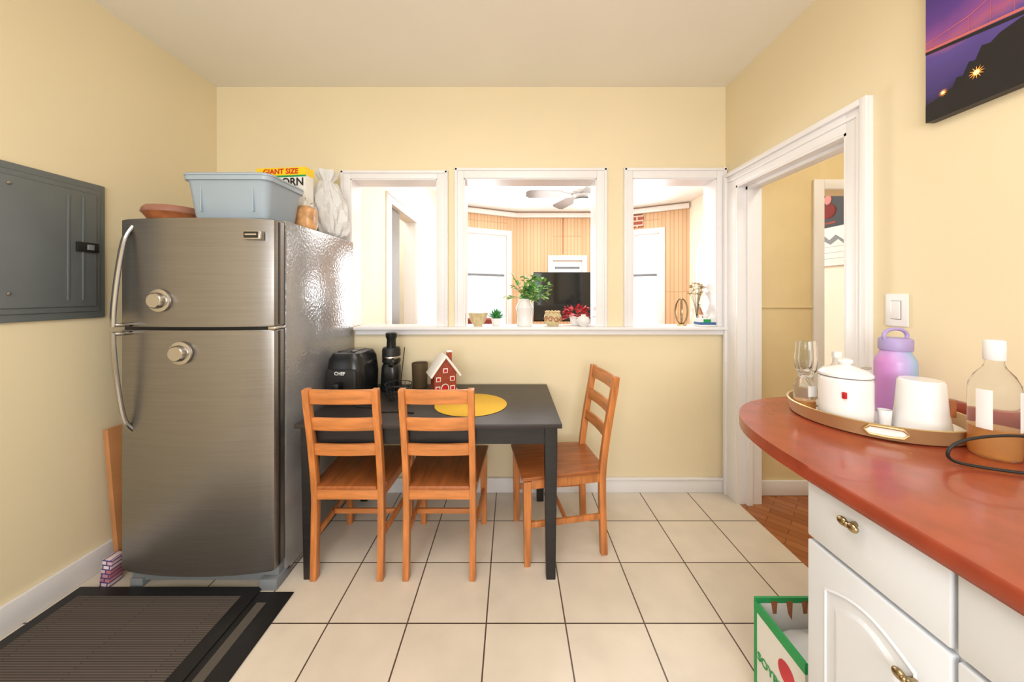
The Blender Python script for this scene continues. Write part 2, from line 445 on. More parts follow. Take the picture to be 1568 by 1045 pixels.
def facet(idx, p0, p1, wins, zt=H):
    v = Vector(p1)-Vector(p0); L = v.length; a = math.atan2(v.y, v.x)
    g = grp('wall_bay_%d' % idx, (p0[0], p0[1], 0), a)
    x = 0
    for (a0, a1, z0, z1) in wins:
        box('seg_l', (x, 0, 0), (a0, .1, H), 'plank', g)
        box('seg_below', (a0, 0, 0), (a1, .1, z0), 'plank', g)
        box('seg_above', (a0, 0, z1), (a1, .1, H), 'plank', g)
        x = a1
    box('seg_r', (x, 0, 0), (L, .1, H), 'plank', g)
    box('crown', (0, -.06, 2.68), (L, 0, 2.76), 'white', g, bev=.01)
    for k, (a0, a1, z0, z1) in enumerate(wins):
        w = grp('window_%d' % (4+idx), (p0[0], p0[1], 0), a)
        c = .085
        box('casing_l', (a0-c, -.02, z0-c), (a0, 0, z1+c), 'white', w, bev=.004)
        box('casing_r', (a1, -.02, z0-c), (a1+c, 0, z1+c), 'white', w, bev=.004)
        box('casing_t', (a0, -.02, z1), (a1, 0, z1+c), 'white', w, bev=.004)
        box('casing_b', (a0-c, -.06, z0-.04), (a1+c, 0, z0), 'white', w, bev=.004)
        f = .04
        box('sash_l', (a0, .02, z0), (a0+f, .06, z1), 'white', w)
        box('sash_r', (a1-f, .02, z0), (a1, .06, z1), 'white', w)
        box('sash_t', (a0+f, .02, z1-f), (a1-f, .06, z1), 'white', w)
        box('sash_b', (a0+f, .02, z0), (a1-f, .06, z0+f), 'white', w)
        zm = (z0+z1)/2 + .12
        box('meeting_rail', (a0+f, .015, zm-.02), (a1-f, .06, zm+.02), 'greyp', w)
    return g
facet(0, (-1.1, 5.5), (.05, 6.1), [(.30, 1.14, .75, 2.36)])
facet(1, (.05, 6.1), (1.6, 6.1), [(.66, 1.17, 1.45, 1.94)])
facet(2, (1.6, 6.1), (2.75, 5.42), [(.13, .90, .75, 2.34)])
box('trim_bay_seam', (.88, 6.085, 2.05), (.895, 6.1, 2.68), 'board')
bk = grp('brick_chimney_strip', (1.6, 6.1, 0), math.atan2(5.42-6.1, 1.15))
box('bricks', (.03, -.03, 2.46), (.34, -.002, 2.67), 'bricks', bk)
bk2 = grp('brick_chimney_strip', (1.6, 6.1, 0), math.atan2(5.42-6.1, 1.15))
box('bricks', (.46, -.03, 2.46), (.66, -.002, 2.67), 'bricks', bk2)

mi = grp('wall_mirror', (RX-.001, 5.0, 1.75))
M['mirror'] = mat('frosted_mirror', (240, 243, 246), .45, metal=.3, var=0)  # pale base colour paints in the bright window reflection
def ell(ry, rz, n=40): return [(ry*math.cos(2*math.pi*i/n), rz*math.sin(2*math.pi*i/n)) for i in range(n)]
prism('frame', ell(.22, .36), -.03, 0, 'tan', mi, axis='x', bev=.006)
prism('glass', ell(.205, .345), -.034, -.03, 'mirror', mi, axis='x')

po = grp('wall_poster', (RX-.001, 2.97, 0))
box('backing', (-.02, -.14, 1.60), (0, .14, 2.27), 'carton', po)
box('dark_top', (-.022, -.13, 1.93), (-.018, .13, 2.26), 'ink', po)
M['skin'] = mat('poster_pink', (196, 120, 112), .5)
ball('figure_head', (-.024, .05, 2.17), .035, 'skin', po, sc=(.1, 1, 1.2))
ball('figure_body', (-.0235, .045, 2.07), .07, 'sofa', po, sc=(.1, 1.0, .9))
ball('figure_arm', (-.026, .10, 2.10), .022, 'skin', po, sc=(.1, 1, 2))
box('strip_gold', (-.023, -.02, 1.96), (-.02, .10, 1.975), 'brick', po)
for k in range(3): box('graph_line', (-.0215, -.11, 1.66+.05*k), (-.0195, .11, 1.662+.05*k), 'greyp', po)
prism('lower_shape', [(-.10, 1.80), (-.02, 1.86), (.04, 1.82), (.11, 1.88), (.11, 1.83), (.03, 1.78), (-.04, 1.82), (-.10, 1.77)], -.0215, -.0195, 'greyp', po, axis='x', smooth=False)

tv = grp('television', (.86, 4.8, 0))
box('frame', (-.57, -.025, .98), (.57, .02, 1.655), 'blackp', tv, bev=.006)
box('screen', (-.555, -.028, 1.0), (.555, -.024, 1.64), 'screen', tv)
box('neck', (-.05, -.02, .83), (.05, .02, 1.0), 'blackp', tv)
box('foot', (-.25, -.12, .80), (.25, .12, .83), 'blackp', tv, bev=.005)
cs = grp('tv_console', (.86, 4.85, 0))
box('body', (-.7, -.2, .1), (.7, .2, .77), 'pines', cs, bev=.005)
box('top', (-.73, -.22, .77), (.73, .22, .80), 'pineh', cs, bev=.005)
for x in (-.65, .65):
    for y in (-.15, .15): box('leg', (x-.03, y-.03, 0), (x+.03, y+.03, .1), 'pine', cs)
ac = grp('armchair', (-.6, 4.5, 0))
box('seat', (-.3, -.3, .12), (.3, .3, .45), 'sofa', ac, bev=.05)
box('back', (-.35, .2, .12), (.35, .4, 1.03), 'sofa', ac, bev=.06)
box('arm_l', (-.42, -.3, .12), (-.28, .35, .62), 'sofa', ac, bev=.05)
box('arm_r', (.28, -.3, .12), (.42, .35, .62), 'sofa', ac, bev=.05)
for x in (-.32, .32):
    for y in (-.22, .3): lathe('foot', [(.02, 0), (.028, .13)], 'dark', ac, (x, y, 0), n=12)

fan = grp('ceiling_fan', (.80, 4.0, 0))
lathe('canopy', [(.0, H), (.075, H), (.07, H-.05), (.02, H-.08)], 'steel2', fan)
lathe('rod', [(.014, H-.08), (.014, 2.5)], 'steel2', fan, n=12)
lathe('motor', [(.02, 2.60), (.09, 2.58), (.12, 2.54), (.12, 2.48), (.08, 2.45), (.05, 2.44)], 'fanb', fan)
lathe('light_bowl', [(.05, 2.45), (.09, 2.43), (.095, 2.40), (.07, 2.36), (.03, 2.335), (0, 2.33)], 'ceram', fan)
for k in range(5):
    a = math.radians(38+72*k)
    bm = bmesh.new()
    pts = [(.10, -.02), (.18, -.03), (.26, -.065), (.6, -.07), (.64, -.04), (.64, .04), (.6, .07), (.26, .065), (.18, .03), (.10, .02)]
    A = []; B = []
    for x, y in pts:
        z = 2.49+y*.3
        A.append(bm.verts.new((x*math.cos(a)-y*math.sin(a), x*math.sin(a)+y*math.cos(a), z)))
        B.append(bm.verts.new((x*math.cos(a)-y*math.sin(a), x*math.sin(a)+y*math.cos(a), z+.008)))
    bm.faces.new(A[::-1]); bm.faces.new(B)
    for i in range(len(A)): bm.faces.new((A[i], A[(i+1) % len(A)], B[(i+1) % len(A)], B[i]))
    fin('blade_%d' % k, bm, 'fanb', fan)

# ================================================================ FRIDGE
fr = grp('refrigerator', (0, 0, 0))
FX0, FX1 = -1.79, -1.076
box('body', (FX0+.005, 1.668, .03), (FX1, 2.38, 1.71), 'fside', fr, bev=.008)
box('gasket', (FX0+.012, 1.65, .10), (FX1-.008, 1.67, 1.70), 'dark', fr)
def doorprof():
    pts = [(FX0, 1.652), (FX0, 1.615)]
    n = 16
    for i in range(n+1):
        t = i/n; x = FX0+.012+(FX1-FX0-.03)*t
        u = 2*t-1
        pts.append((x, 1.560+.036*abs(u)**2.4 - .008*t))
    pts += [(FX1-.006, 1.592), (FX1, 1.606), (FX1, 1.652)]
    return pts
prism('freezer_door', doorprof(), 1.212, 1.698, 'steel', fr, bev=.006)
prism('fridge_door', doorprof(), .10, 1.196, 'steel', fr, bev=.006)
box('door_gap', (FX0+.02, 1.60, 1.19), (FX1-.015, 1.66, 1.215), 'dark', fr)
box('kick_grille', (FX0+.02, 1.63, .025), (FX1-.01, 1.67, .095), 'greyp', fr, bev=.004)
box('foot_l', (FX0+.02, 1.62, 0), (FX0+.08, 1.70, .04), 'greyp', fr, bev=.004)
box('foot_r', (FX1-.08, 1.60, 0), (FX1-.0, 1.70, .05), 'greyp', fr, bev=.004)
box('foot_rear', (FX0+.04, 2.25, 0), (FX1-.04, 2.33, .03), 'dark', fr)
box('hinge_mid', (FX1-.03, 1.585, 1.197), (FX1+.003, 1.66, 1.211), 'steel2', fr, bev=.003)
for n, z0, z1 in (('edge_f', 1.22, 1.69), ('edge_r', .11, 1.19)):
    box(n, (FX1-.001, 1.612, z0), (FX1+.003, 1.622, z1), 'dark', fr)
hx = FX0+.055
tube('handle_freezer', [(hx+.014, 1.587, 1.665), (hx+.006, 1.56, 1.60), (hx, 1.54, 1.45), (hx-.004, 1.528, 1.30), (hx-.004, 1.525, 1.215)], .010, 'chrome', fr, flat=1.3)
tube('handle_freezer_base', [(hx-.004, 1.525, 1.222), (hx+.012, 1.55, 1.222), (hx+.022, 1.59, 1.222)], .009, 'chrome', fr)
tube('handle_fridge', [(hx-.004, 1.525, 1.190), (hx-.004, 1.528, 1.10), (hx, 1.54, .95), (hx+.006, 1.56, .80), (hx+.014, 1.59, .74)], .010, 'chrome', fr, flat=1.3)
tube('handle_fridge_base', [(hx-.004, 1.525, 1.184), (hx+.012, 1.55, 1.184), (hx+.022, 1.59, 1.184)], .009, 'chrome', fr)
box('badge', (-1.19, 1.545, 1.602), (-1.115, 1.575, 1.64), 'steel2', fr, bev=.002)
box('badge_inset', (-1.184, 1.543, 1.607), (-1.121, 1.546, 1.635), 'dark', fr)
box('badge_line', (-1.178, 1.5422, 1.619), (-1.127, 1.5432, 1.626), 'steel2', fr)
def magnet(x, y, z):
    g = grp('magnet_timer', (x, y, z)); g.parent = fr
    lathe('dial', [(0, .0), (.046, 0), (.050, .006), (.050, .014), (.036, .016), (.034, .034), (.030, .038), (0, .038)][::1], 'steel2', g, rot=(math.pi/2, 0, 0))
    return g
magnet(-1.565, 1.562, 1.33)
magnet(-1.465, 1.556, 1.097)

FT = 1.711
tt = grp('storage_tote', (-1.315, 1.745, FT+.001))
L = [rrect(.165, .11, .02, 0), rrect(.172, .117, .03, .01), rrect(.19, .135, .035, .165), rrect(.193, .138, .035, .17), rrect(.202, .147, .04, .172), rrect(.204, .149, .04, .19), rrect(.198, .143, .04, .197), rrect(.188, .133, .035, .195), rrect(.17, .115, .03, .012)]
loft('tub', L, 'tote', tt)
for x in (-.12, .12): box('rib', (x-.003, -.1325, .03), (x+.003, -.119, .16), 'tote', tt)
loft('lid', [rrect(.198, .143, .04, .19), rrect(.206, .151, .045, .192), rrect(.206, .151, .045, .200), rrect(.2, .145, .04, .204)], 'tote', tt)
pc = grp('pie_container', (-1.655, 1.72, FT+.001))
lathe('tray', [(0, 0), (.095, 0), (.115, .03), (.118, .032)], 'brown', pc)
lathe('dome', [(.118, .032), (.12, .036), (.116, .055), (.108, .064), (0, .066)], mat('amber_dome', (206, 150, 130), .15, trans=.6, var=.1, ior=1.2), pc, wob=lambda a, z: 1+.012*math.cos(24*a))
cb = grp('cereal_box', (-1.32, 2.04, FT+.001), math.radians(-6))
box('carton', (-.15, -.035, 0), (.15, .035, .37), 'carton', cb, bev=.002)
box('band_top', (-.151, -.0362, .325), (.151, -.03, .3705), 'cy', cb)
box('side_top', (.1495, -.036, .325), (.1512, .036, .3705), 'cy', cb)
box('band_green', (-.151, -.0366, .316), (.151, -.03, .326), 'cg', cb)
box('panel_red', (.06, -.0364, .02), (.15, -.033, .12), 'cr', cb)
text('giant_size', 'GIANT SIZE', .042, 'cr', cb, (.0, -.038, .347), (math.pi/2, 0, 0))
text('name_1', 'CORN', .062, 'ink', cb, (.052, -.038, .285), (math.pi/2, 0, 0))
text('name_2', 'FLAKES', .056, 'ink', cb, (.035, -.038, .225), (math.pi/2, 0, 0))
bz = grp('bread_bag', (-1.135, 1.925, FT+.001))
loft('loaf', [rrect(.045, .035, .02, 0), rrect(.055, .045, .03, .02), rrect(.054, .046, .03, .08), rrect(.058, .04, .03, .11), rrect(.03, .025, .02, .128)], 'bread', bz)
tube('twist', [(0, 0, .12), (.01, -.01, .14), (.03, -.02, .155)], lambda t: .008+.014*t, 'plasticc', bz)
pb = grp('plastic_bag', (-1.185, 2.24, FT+.001))
def wobf(a, z): return 1+.10*math.sin(5*a+z*14)+.07*math.sin(11*a-z*25)+.05*math.sin(17*a+z*40)+.03*math.sin(31*a+z*60)
prof = [(.0, 0), (.075, .0)]
for i in range(1, 28):
    t = i/28; prof.append((.122*math.sin(math.pi*(.30+.62*t))**.8, .01+.36*t))
lathe('bag', prof, 'bag', pb, n=96, wob=wobf)
lathe('gather', [(.030, .36), (.03, .37), (.05, .40), (.056, .43)], 'bag', pb, n=40, wob=lambda a, z: 1+.3*math.sin(5*a+z*10))

bd = grp('wood_board', (-1.915, 1.95, 0), 0, 0, math.radians(-5))
box('board', (-.012, -.25, 0.003), (.012, .35, .70), 'board', bd, bev=.002)
cz = grp('printed_carton', (-1.858, 1.64, 0), 0, 0, math.radians(8))
box('carton', (-.045, -.03, .003), (.0, .03, .13), 'redbooks', cz, bev=.003)

# ================================================================ breaker panel
bp = grp('breaker_panel', (XL, 0, 0))
box('cover', (0, 1.26, 1.243), (.018, 1.733, 1.89), 'panel', bp, bev=.006)
box('cover_inner', (.016, 1.30, 1.275), (.026, 1.705, 1.86), 'panel', bp, bev=.006)
box('door_leaf', (.024, 1.36, 1.30), (.034, 1.685, 1.835), 'panel', bp, bev=.006)
box('door_rib', (.032, 1.57, 1.33), (.038, 1.578, 1.81), 'panel', bp, bev=.002)
box('door_rib2', (.032, 1.625, 1.33), (.038, 1.633, 1.81), 'panel', bp, bev=.002)
box('latch', (.033, 1.60, 1.555), (.046, 1.685, 1.60), 'dark', bp, bev=.003)
box('latch_tab', (.044, 1.635, 1.565), (.052, 1.66, 1.59), 'greyp', bp, bev=.002)
for z in (1.36, 1.80): lathe('screw', [(.006, 0), (.006, .006), (0, .008)], 'steel2', bp, (.034, 1.385, z), n=12, rot=(0, math.pi/2, 0))

# ================================================================ floor mat
M['greyp2'] = mat('worn_rubber', (84, 78, 72), .8, var=.1)
fm = grp('floor_mat', (0, 0, 0))
box('under_mat', (-1.99, .45, .0), (-.99, 1.59, .006), 'dark', fm, bev=.002)
box('grey_strip', (-1.115, .55, .005), (-1.075, 1.53, .009), 'greyp2', fm)
box('top_mat', (-1.985, .5, .005), (-1.145, 1.61, .013), 'dark', fm, bev=.003)
box('top_ribs', (-1.93, .57, .012), (-1.205, 1.555, .0155), 'matc', fm)

# ================================================================ TABLE
TX0, TX1, TY0, TY1, TZ = -1.02, .235, 1.635, 2.36, .75
tb = grp('dining_table', (0, 0, 0))
box('top', (TX0, TY0, TZ-.022), (TX1, TY1, TZ), 'tabletop', tb, bev=.004)
box('apron_front', (TX0+.05, TY0+.03, TZ-.105), (TX1-.05, TY0+.05, TZ-.022), 'black', tb)
box('apron_rear', (TX0+.05, TY1-.05, TZ-.105), (TX1-.05, TY1-.03, TZ-.022), 'black', tb)
box('apron_l', (TX0+.03, TY0+.05, TZ-.105), (TX0+.05, TY1-.05, TZ-.022), 'black', tb)
box('apron_r', (TX1-.05, TY0+.05, TZ-.105), (TX1-.03, TY1-.05, TZ-.022), 'black', tb)
for x in (TX0+.05, TX1-.05):
    for y in (TY0+.05, TY1-.05):
        loft('leg', [rrect(.022, .022, .004, 0), rrect(.03, .03, .004, .62), rrect(.03, .03, .004, TZ-.022)], 'black', tb, (x, y, 0))

# ================================================================ CHAIRS
def chair(loc, rz):
    g = grp('dining_chair', (loc[0], loc[1], 0), rz)
    bw, fw, dp = .158, .178, .405
    for s in (-1, 1):
        path = [(s*bw, -.005, 0), (s*bw, .0, .15), (s*bw, .004, .30), (s*bw, .002, .44), (s*bw, -.012, .56), (s*bw, -.034, .70), (s*bw, -.062, .85), (s*bw, -.072, .925)]
        sweep('back_post', smoothpts(path, 4), (1, 0, 0), .030, .036, 'pine', g)
        loft('front_leg', [rrect(.015, .015, .004, 0), rrect(.019, .019, .004, .25), rrect(.019, .019, .004, .425)], 'pine', g, (s*fw, dp, 0))
        sweep('side_rail', [(s*bw, .01, .405), (s*fw, dp, .405)], (0, 0, 1), .05, .018, 'pine', g)
        sweep('side_stretcher', [(s*bw, .0, .20), (s*fw, dp, .20)], (0, 0, 1), .03, .016, 'pine', g)
    sweep('front_rail', [(-fw, dp, .405), (fw, dp, .405)], (0, 0, 1), .05, .018, 'pineh', g)
    sweep('rear_rail', [(-bw, .0, .405), (bw, .0, .405)], (0, 0, 1), .05, .02, 'pineh', g)
    sweep('cross_stretcher', [(-bw-.01, .2, .20), (bw+.01, .2, .20)], (0, 0, 1), .026, .016, 'pineh', g)
    prism('seat', [(-bw+.016, -.018), (bw-.016, -.018), (bw-.016, .022), (bw+.02, .022), (fw+.025, dp+.03), (-fw-.025, dp+.03), (-bw-.02, .022), (-bw+.016, .022)], .43, .448, 'pines', g, bev=.004)
    for zc, h, y in ((.888, .07, -.068), (.755, .062, -.045), (.628, .058, -.024)):
        pts = [(x*bw, y+.004-.012*(1-x*x), zc) for x in (-1, -.75, -.5, -.25, 0, .25, .5, .75, 1)]
        sweep('back_slat', pts, (0, -.18, 1), h, .016, 'pineh', g)
    return g
chair((-.782, 1.672), 0)
chair((-.345, 1.672), 0)
chair((.452, 1.985), math.radians(90+8))

# ================================================================ items on table
TZ1 = TZ+.0005
af = grp('air_fryer', (-.945, 2.09, TZ1), math.radians(-4))
loft('body', [rrect(.095, .12, .04, 0), rrect(.105, .13, .05, .01), rrect(.110, .135, .055, .14), rrect(.102, .125, .055, .235), rrect(.085, .11, .05, .268), rrect(.06, .085, .04, .275)], 'blackp', af)
loft('basket_front', [rrect(.085, .01, .009, .02), rrect(.088, .014, .01, .06), rrect(.088, .014, .01, .17), rrect(.08, .01, .009, .185)], 'dark', af, (0, -.133, 0))
box('handle', (-.018, -.20, .075), (.018, -.14, .12), 'blackp', af, bev=.008)
text('brand_plate', 'CHEF', .026, 'label', af, (0, -.1505, .165), (math.pi/2, 0, 0))
box('glass_top', (-.05, -.08, .274), (.05, .06, .278), 'screen', af, bev=.001)
ju = grp('juicer', (-.765, 2.22, TZ1))
loft('base', [rrect(.05, .06, .03, 0), rrect(.055, .065, .03, .01), rrect(.05, .058, .03, .15), rrect(.045, .05, .03, .17)], 'blackp', ju)
lathe('drum', [(.045, .17), (.056, .18), (.056, .255), (.05, .27)], 'dark', ju)
lathe('band', [(.0565, .2), (.0575, .202), (.0575, .215), (.0565, .217)], 'steel2', ju)
lathe('chute', [(.03, .268), (.028, .32), (.034, .335), (.036, .36), (.03, .365), (0, .365)], 'blackp', ju)
tube('spout', [(.02, -.04, .2), (.03, -.08, .19), (.03, -.10, .17)], .014, 'blackp', ju)
wbk = grp('wire_basket', (-.655, 2.02, TZ1))
for z, r in ((.004, .045), (.03, .058), (.06, .068), (.09, .075)):
    tube('ring', circ(0, 0, z, r), .0025, 'dark', wbk, n=6, sm=False, closed=True)
for k in range(14):
    a = 2*math.pi*k/14
    tube('rib', [(.045*math.cos(a), .045*math.sin(a), .003), (.06*math.cos(a), .06*math.sin(a), .03), (.075*math.cos(a), .075*math.sin(a), .09)], .0015, 'dark', wbk, n=5)
tube('tall_handle', [(.0, .0, .003), (.015, .0, .12), (.03, .0, .25), (.035, 0, .30)], .003, 'dark', wbk, n=6)
tube('cross_wire', [(-.045, 0, .004), (.045, 0, .004)], .002, 'dark', wbk, n=5, sm=False)
lathe('brown_tumbler', [(0, 0), (.044, 0), (.047, .004), (.052, .16), (.049, .16), (.044, .01), (0, .01)], 'cup', None, (-.60, 2.28, TZ1))

gh = grp('gingerbread_house', (-.42, 2.14, TZ1), math.radians(24))
box('base_board', (-.10, -.075, 0), (.10, .075, .010), 'icing', gh, bev=.003)
prism('walls', [(-.066, .01), (.066, .01), (.066, .135), (0, .225), (-.066, .135)], -.055, .055, 'choc', gh, axis='y', smooth=False)
for s in (-1, 1):
    sweep('roof', [(0, 0, .238), (s*.088, 0, .118)], (0, 1, 0), .14, .014, 'icing', gh, bev=.003)
box('chimney', (.02, -.02, .19), (.048, .008, .255), 'choc', gh)
box('chimney_snow', (.017, -.023, .252), (.051, .011, .262), 'icing', gh, bev=.003)
box('door_panel', (-.018, -.0575, .012), (.014, -.055, .06), 'candy', gh)
tube('door_icing', [(-.022, -.058, .012), (-.022, -.058, .055), (-.002, -.058, .07), (.018, -.058, .055), (.018, -.058, .012)], .003, 'icing', gh, n=6)
for x, z in ((-.042, .10), (.042, .10), (-.045, .045), (.043, .045), (0, .15)):
    box('window_icing', (x-.014, -.058, z-.014), (x+.014, -.0555, z+.014), 'icing', gh, bev=.001)
    box('window_pane', (x-.009, -.0595, z-.009), (x+.009, -.0575, z+.009), 'candy', gh)
for y in (-.03, .02):
    for z in (.045, .10):
        box('side_window', (.0665, y-.014, z-.014), (.069, y+.014, z+.014), 'icing', gh, bev=.001)
for s in (-1, 1):
    tube('eave_icing', [(0, -.072, .236), (s*.03, -.072, .197), (s*.06, -.072, .156), (s*.088, -.072, .116)], .007, 'icing', gh, n=8)
for k in range(6):
    ball('icing_drop', (-.07+.028*k, -.06, .013), .008, 'icing', gh)
lathe('placemat', [(0, 0), (.194, 0), (.197, .002), (.194, .004), (0, .004)], 'yellow', None, (-.225, 1.925, TZ1), n=64)
tube('power_cord', [(-.86, 1.90, TZ+.004), (-.82, 1.87, TZ+.004), (-.74, 1.86, TZ+.004), (-.68, 1.80, TZ+.004), (-.60, 1.80, TZ+.004), (-.50, 1.78, TZ+.004)], .0035, 'dark', None)

# ================================================================ ledge ornaments
LZ = 1.1355
vp = grp('potted_plant', (.09, 2.46, LZ))
lathe('vase', [(0, 0), (.055, 0), (.058, .006), (.050, .03), (.055, .10), (.062, .125), (.062, .13), (.045, .16), (.04, .175), (.045, .19), (.038, .19), (.034, .17)], 'ceram', vp, wob=lambda a, z: 1+.015*math.cos(14*a) if .02 < z < .12 else 1)
it = []
for k in range(38):
    a = random.uniform(0, 2*math.pi); el = random.uniform(.0, 1.4)
    Ls = random.uniform(.09, .21)
    d = Vector((math.cos(a)*math.cos(el)*1.15+.06, math.sin(a)*math.cos(el)*.6, math.sin(el)*1.05))
    b0 = Vector((0, 0, .18)); tip = b0+d*Ls
    tube('stem', [b0, b0+d*Ls*.5+Vector((0, 0, .01)), tip], .002, 'green2', vp, n=5)
    for j in range(7):
        q = b0+d*Ls*random.uniform(.5, 1.05)
        dd = Vector((random.uniform(-1, 1), random.uniform(-1, 1), random.uniform(-.3, .8)))
        it.append((q, dd, random.uniform(.03, .055), random.uniform(.018, .032)))
leaves('leaves', it, 'green', vp)
bo = grp('scalloped_bowl', (-.238, 2.45, LZ))
lathe('bowl', [(0, 0), (.03, 0), (.032, .008), (.05, .03), (.062, .075), (.066, .09), (.060, .088), (.048, .04), (0, .015)], 'tan', bo, n=64, wob=lambda a, z: 1+(.07*math.cos(9*a)*min(1, z/.08)))
for k in range(5): ball('shell', (.025*math.cos(k*1.3), .025*math.sin(k*1.3), .078), .024, 'carton', bo, sc=(1, 1, .8))
fp = grp('gold_swirl_planter', (.285, 2.45, LZ))
lathe('pot', [(0, 0), (.035, 0), (.056, .025), (.062, .05), (.057, .078), (.045, .098), (.040, .096), (.05, .07)], 'tan', fp)
for s, a0 in ((1, -1.9), (-1, -1.25), (1, -2.6), (-1, -.55)):
    pts = []
    for i in range(16):
        t = i/15; r = .020*(1-t*.75); th = t*8*s
        aa = a0+r*math.cos(th)/.06; zz = .05+r*math.sin(th)
        pts.append((.0625*math.cos(aa), .0625*math.sin(aa), zz))
    tube('swirl', pts, .0032, 'brown', fp, n=6)
for k in range(12):
    a = 2*math.pi*k/12
    ball('rim_bead', (.046*math.cos(a), .046*math.sin(a), .097), .009, 'gold', fp)
sp = grp('succulent_pot', (-.115, 2.50, LZ))
lathe('pot', [(0, 0), (.026, 0), (.035, .05), (.032, .05), (.028, .045), (0, .045)], 'ceram', sp)
it = []
for k in range(34):
    a = k*2.4; el = .2+1.2*(k/34)
    it.append(((0, 0, .045), (math.cos(a)*math.cos(el), math.sin(a)*math.cos(el), math.sin(el)), .07, .02))
leaves('leaves', it, 'green2', sp, bend=-.1)
pn = grp('poinsettia', (.46, 2.52, LZ))
lathe('pot', [(0, 0), (.035, 0), (.045, .05), (.048, .052), (.048, .06), (.04, .06), (0, .05)], 'ceram', pn)
it = []
for k in range(90):
    a = random.uniform(0, 6.28); el = random.uniform(-.2, 1.2)
    q = Vector((math.cos(a)*.06, math.sin(a)*.03, .05+random.uniform(0, .075)))
    it.append((q, (math.cos(a)*math.cos(el), math.sin(a)*math.cos(el)*.6, math.sin(el)), .045, .028))
leaves('petals', it, 'redfl', pn)
lathe('round_white_vase', [(0, 0), (.02, 0), (.04, .02), (.045, .04), (.038, .06), (.018, .072), (.015, .08), (.019, .084), (.012, .084)], 'ceram', None, (.49, 2.40, LZ))
tbx = grp('tissue_box', (1.335, 2.425, LZ))
box('box', (-.055, -.04, 0), (.055, .04, .055), 'label', tbx, bev=.003)
box('band', (-.0555, -.0405, .012), (.0555, .0405, .03), 'labelb', tbx)
box('green_card', (-.03, -.0415, .03), (.02, -.0402, .05), 'cg', tbx)
leaves('tissue', [((0, 0, .054), (random.uniform(-1, 1)*.5, .1, 1), .04, .04) for k in range(4)], 'label', tbx)
dv = grp('dried_flower_vase', (1.34, 2.535, LZ))
lathe('vase', [(0, 0), (.03, 0), (.042, .03), (.045, .07), (.03, .11), (.02, .13), (.024, .15), (.018, .15)], 'glass', dv)
it = []
for k in range(16):
    a = random.uniform(0, 6.28); tp = Vector((math.cos(a)*.04-.01, math.sin(a)*.03, random.uniform(.2, .31)))
    tube('stem', [(0, 0, .02), (tp.x*.3, tp.y*.3, .14), tp], .0012, 'stem', dv, n=5)
    for j in range(7): it.append((tp, (random.uniform(-1, 1), random.uniform(-1, 1), random.uniform(0, 1)), .032, .014))
leaves('flowers', it, 'tan', dv)
go = grp('gold_wire_ornament', (1.21, 2.50, LZ))
lathe('base', [(0, 0), (.035, 0), (.035, .008), (0, .01)], 'gold', go, n=24)
for k in range(3):
    a = k*1.05
    pts = [(.045*math.cos(t)*math.cos(a), .045*math.cos(t)*math.sin(a), .10+.09*math.sin(t)) for t in [2*math.pi*i/28 for i in range(28)]]
    tube('loop', pts, .005, 'brass', go, n=6, sm=False, closed=True)

# ================================================================ COUNTER + CABINETS
CZ = .94
ct = [(1.4625, -.6), (.72, -.6), (.72, .85)]
ct += [(p.x, p.y) for p in smoothpts([(.72, .85, 0), (.728, 1.0, 0), (.76, 1.15, 0), (.826, 1.27, 0), (.93, 1.365, 0), (1.07, 1.42, 0), (1.22, 1.43, 0), (1.36, 1.415, 0), (1.4625, 1.405, 0)], 6)][1:]
kc = grp('kitchen_counter', (0, 0, 0))
prism('countertop', ct, CZ-.036, CZ, 'red', kc, bev=.012)
box('backsplash', (1.444, -.6, CZ), (1.4665, 1.33, CZ+.07), 'red', kc, bev=.005)
CX = .76
box('carcass', (CX, -.6, .10), (1.45, .882, CZ-.037), 'cab', kc)
box('toe_kick', (CX+.06, -.6, 0), (1.45, .85, .10), 'dark', kc)
box('wall_bracket', (1.1, .882, .84), (1.14, 1.3, .903), 'cab', kc)
def bow(x, y, z, g):
    for s in (-1, 1):
        ball('knob_lobe', (x-.018, y+s*.011, z), .011, 'brass', g, sc=(.7, 1.1, .9))
    ball('knob_mid', (x-.020, y, z), .007, 'brass', g)
    lathe('knob_post', [(.006, 0), (.006, .016)], 'brass', g, (x-.016, y, z), n=12, rot=(0, math.pi/2, 0))
def unit(y0, y1, name):
    g = kc
    box(name+'_drawer', (CX-.018, y0+.003, .757), (CX, y1-.003, .898), 'cab', g, bev=.004)
    box(name+'_door', (CX-.018, y0+.003, .115), (CX, y1-.003, .747), 'cab', g, bev=.004)
    a, b, c, d = y0+.055, y1-.055, .17, .69
    bm = bmesh.new()
    def loop(ins, x):
        pts = [(x, a+ins, c+ins), (x, b-ins, c+ins)]
        n = 10
        for i in range(n+1):
            t = i/n; yy = (b-ins)+((a+ins)-(b-ins))*t
            pts.append((x, yy, d-ins-.03+.03*math.sin(math.pi*t)))
        return [bm.verts.new(p) for p in pts]
    ls = [loop(-.004, CX-.0185), loop(0, CX-.022), loop(.004, CX-.0125), loop(.012, CX-.0125), loop(.03, CX-.023), loop(.034, CX-.0235)]
    for p, q in zip(ls, ls[1:]):
        for i in range(len(p)): bm.faces.new((p[i], p[(i+1) % len(p)], q[(i+1) % len(p)], q[i]))
    bm.faces.new(ls[-1])
    fin(name+'_raised_panel', bm, 'cab', g)
    bow(CX-.018, (y0+y1)/2+.02, .862, g)
    bow(CX-.018, y0+.055, .648, g)
unit(.589, .882, 'u1'); unit(.25, .587, 'u2'); unit(-.09, .248, 'u3')

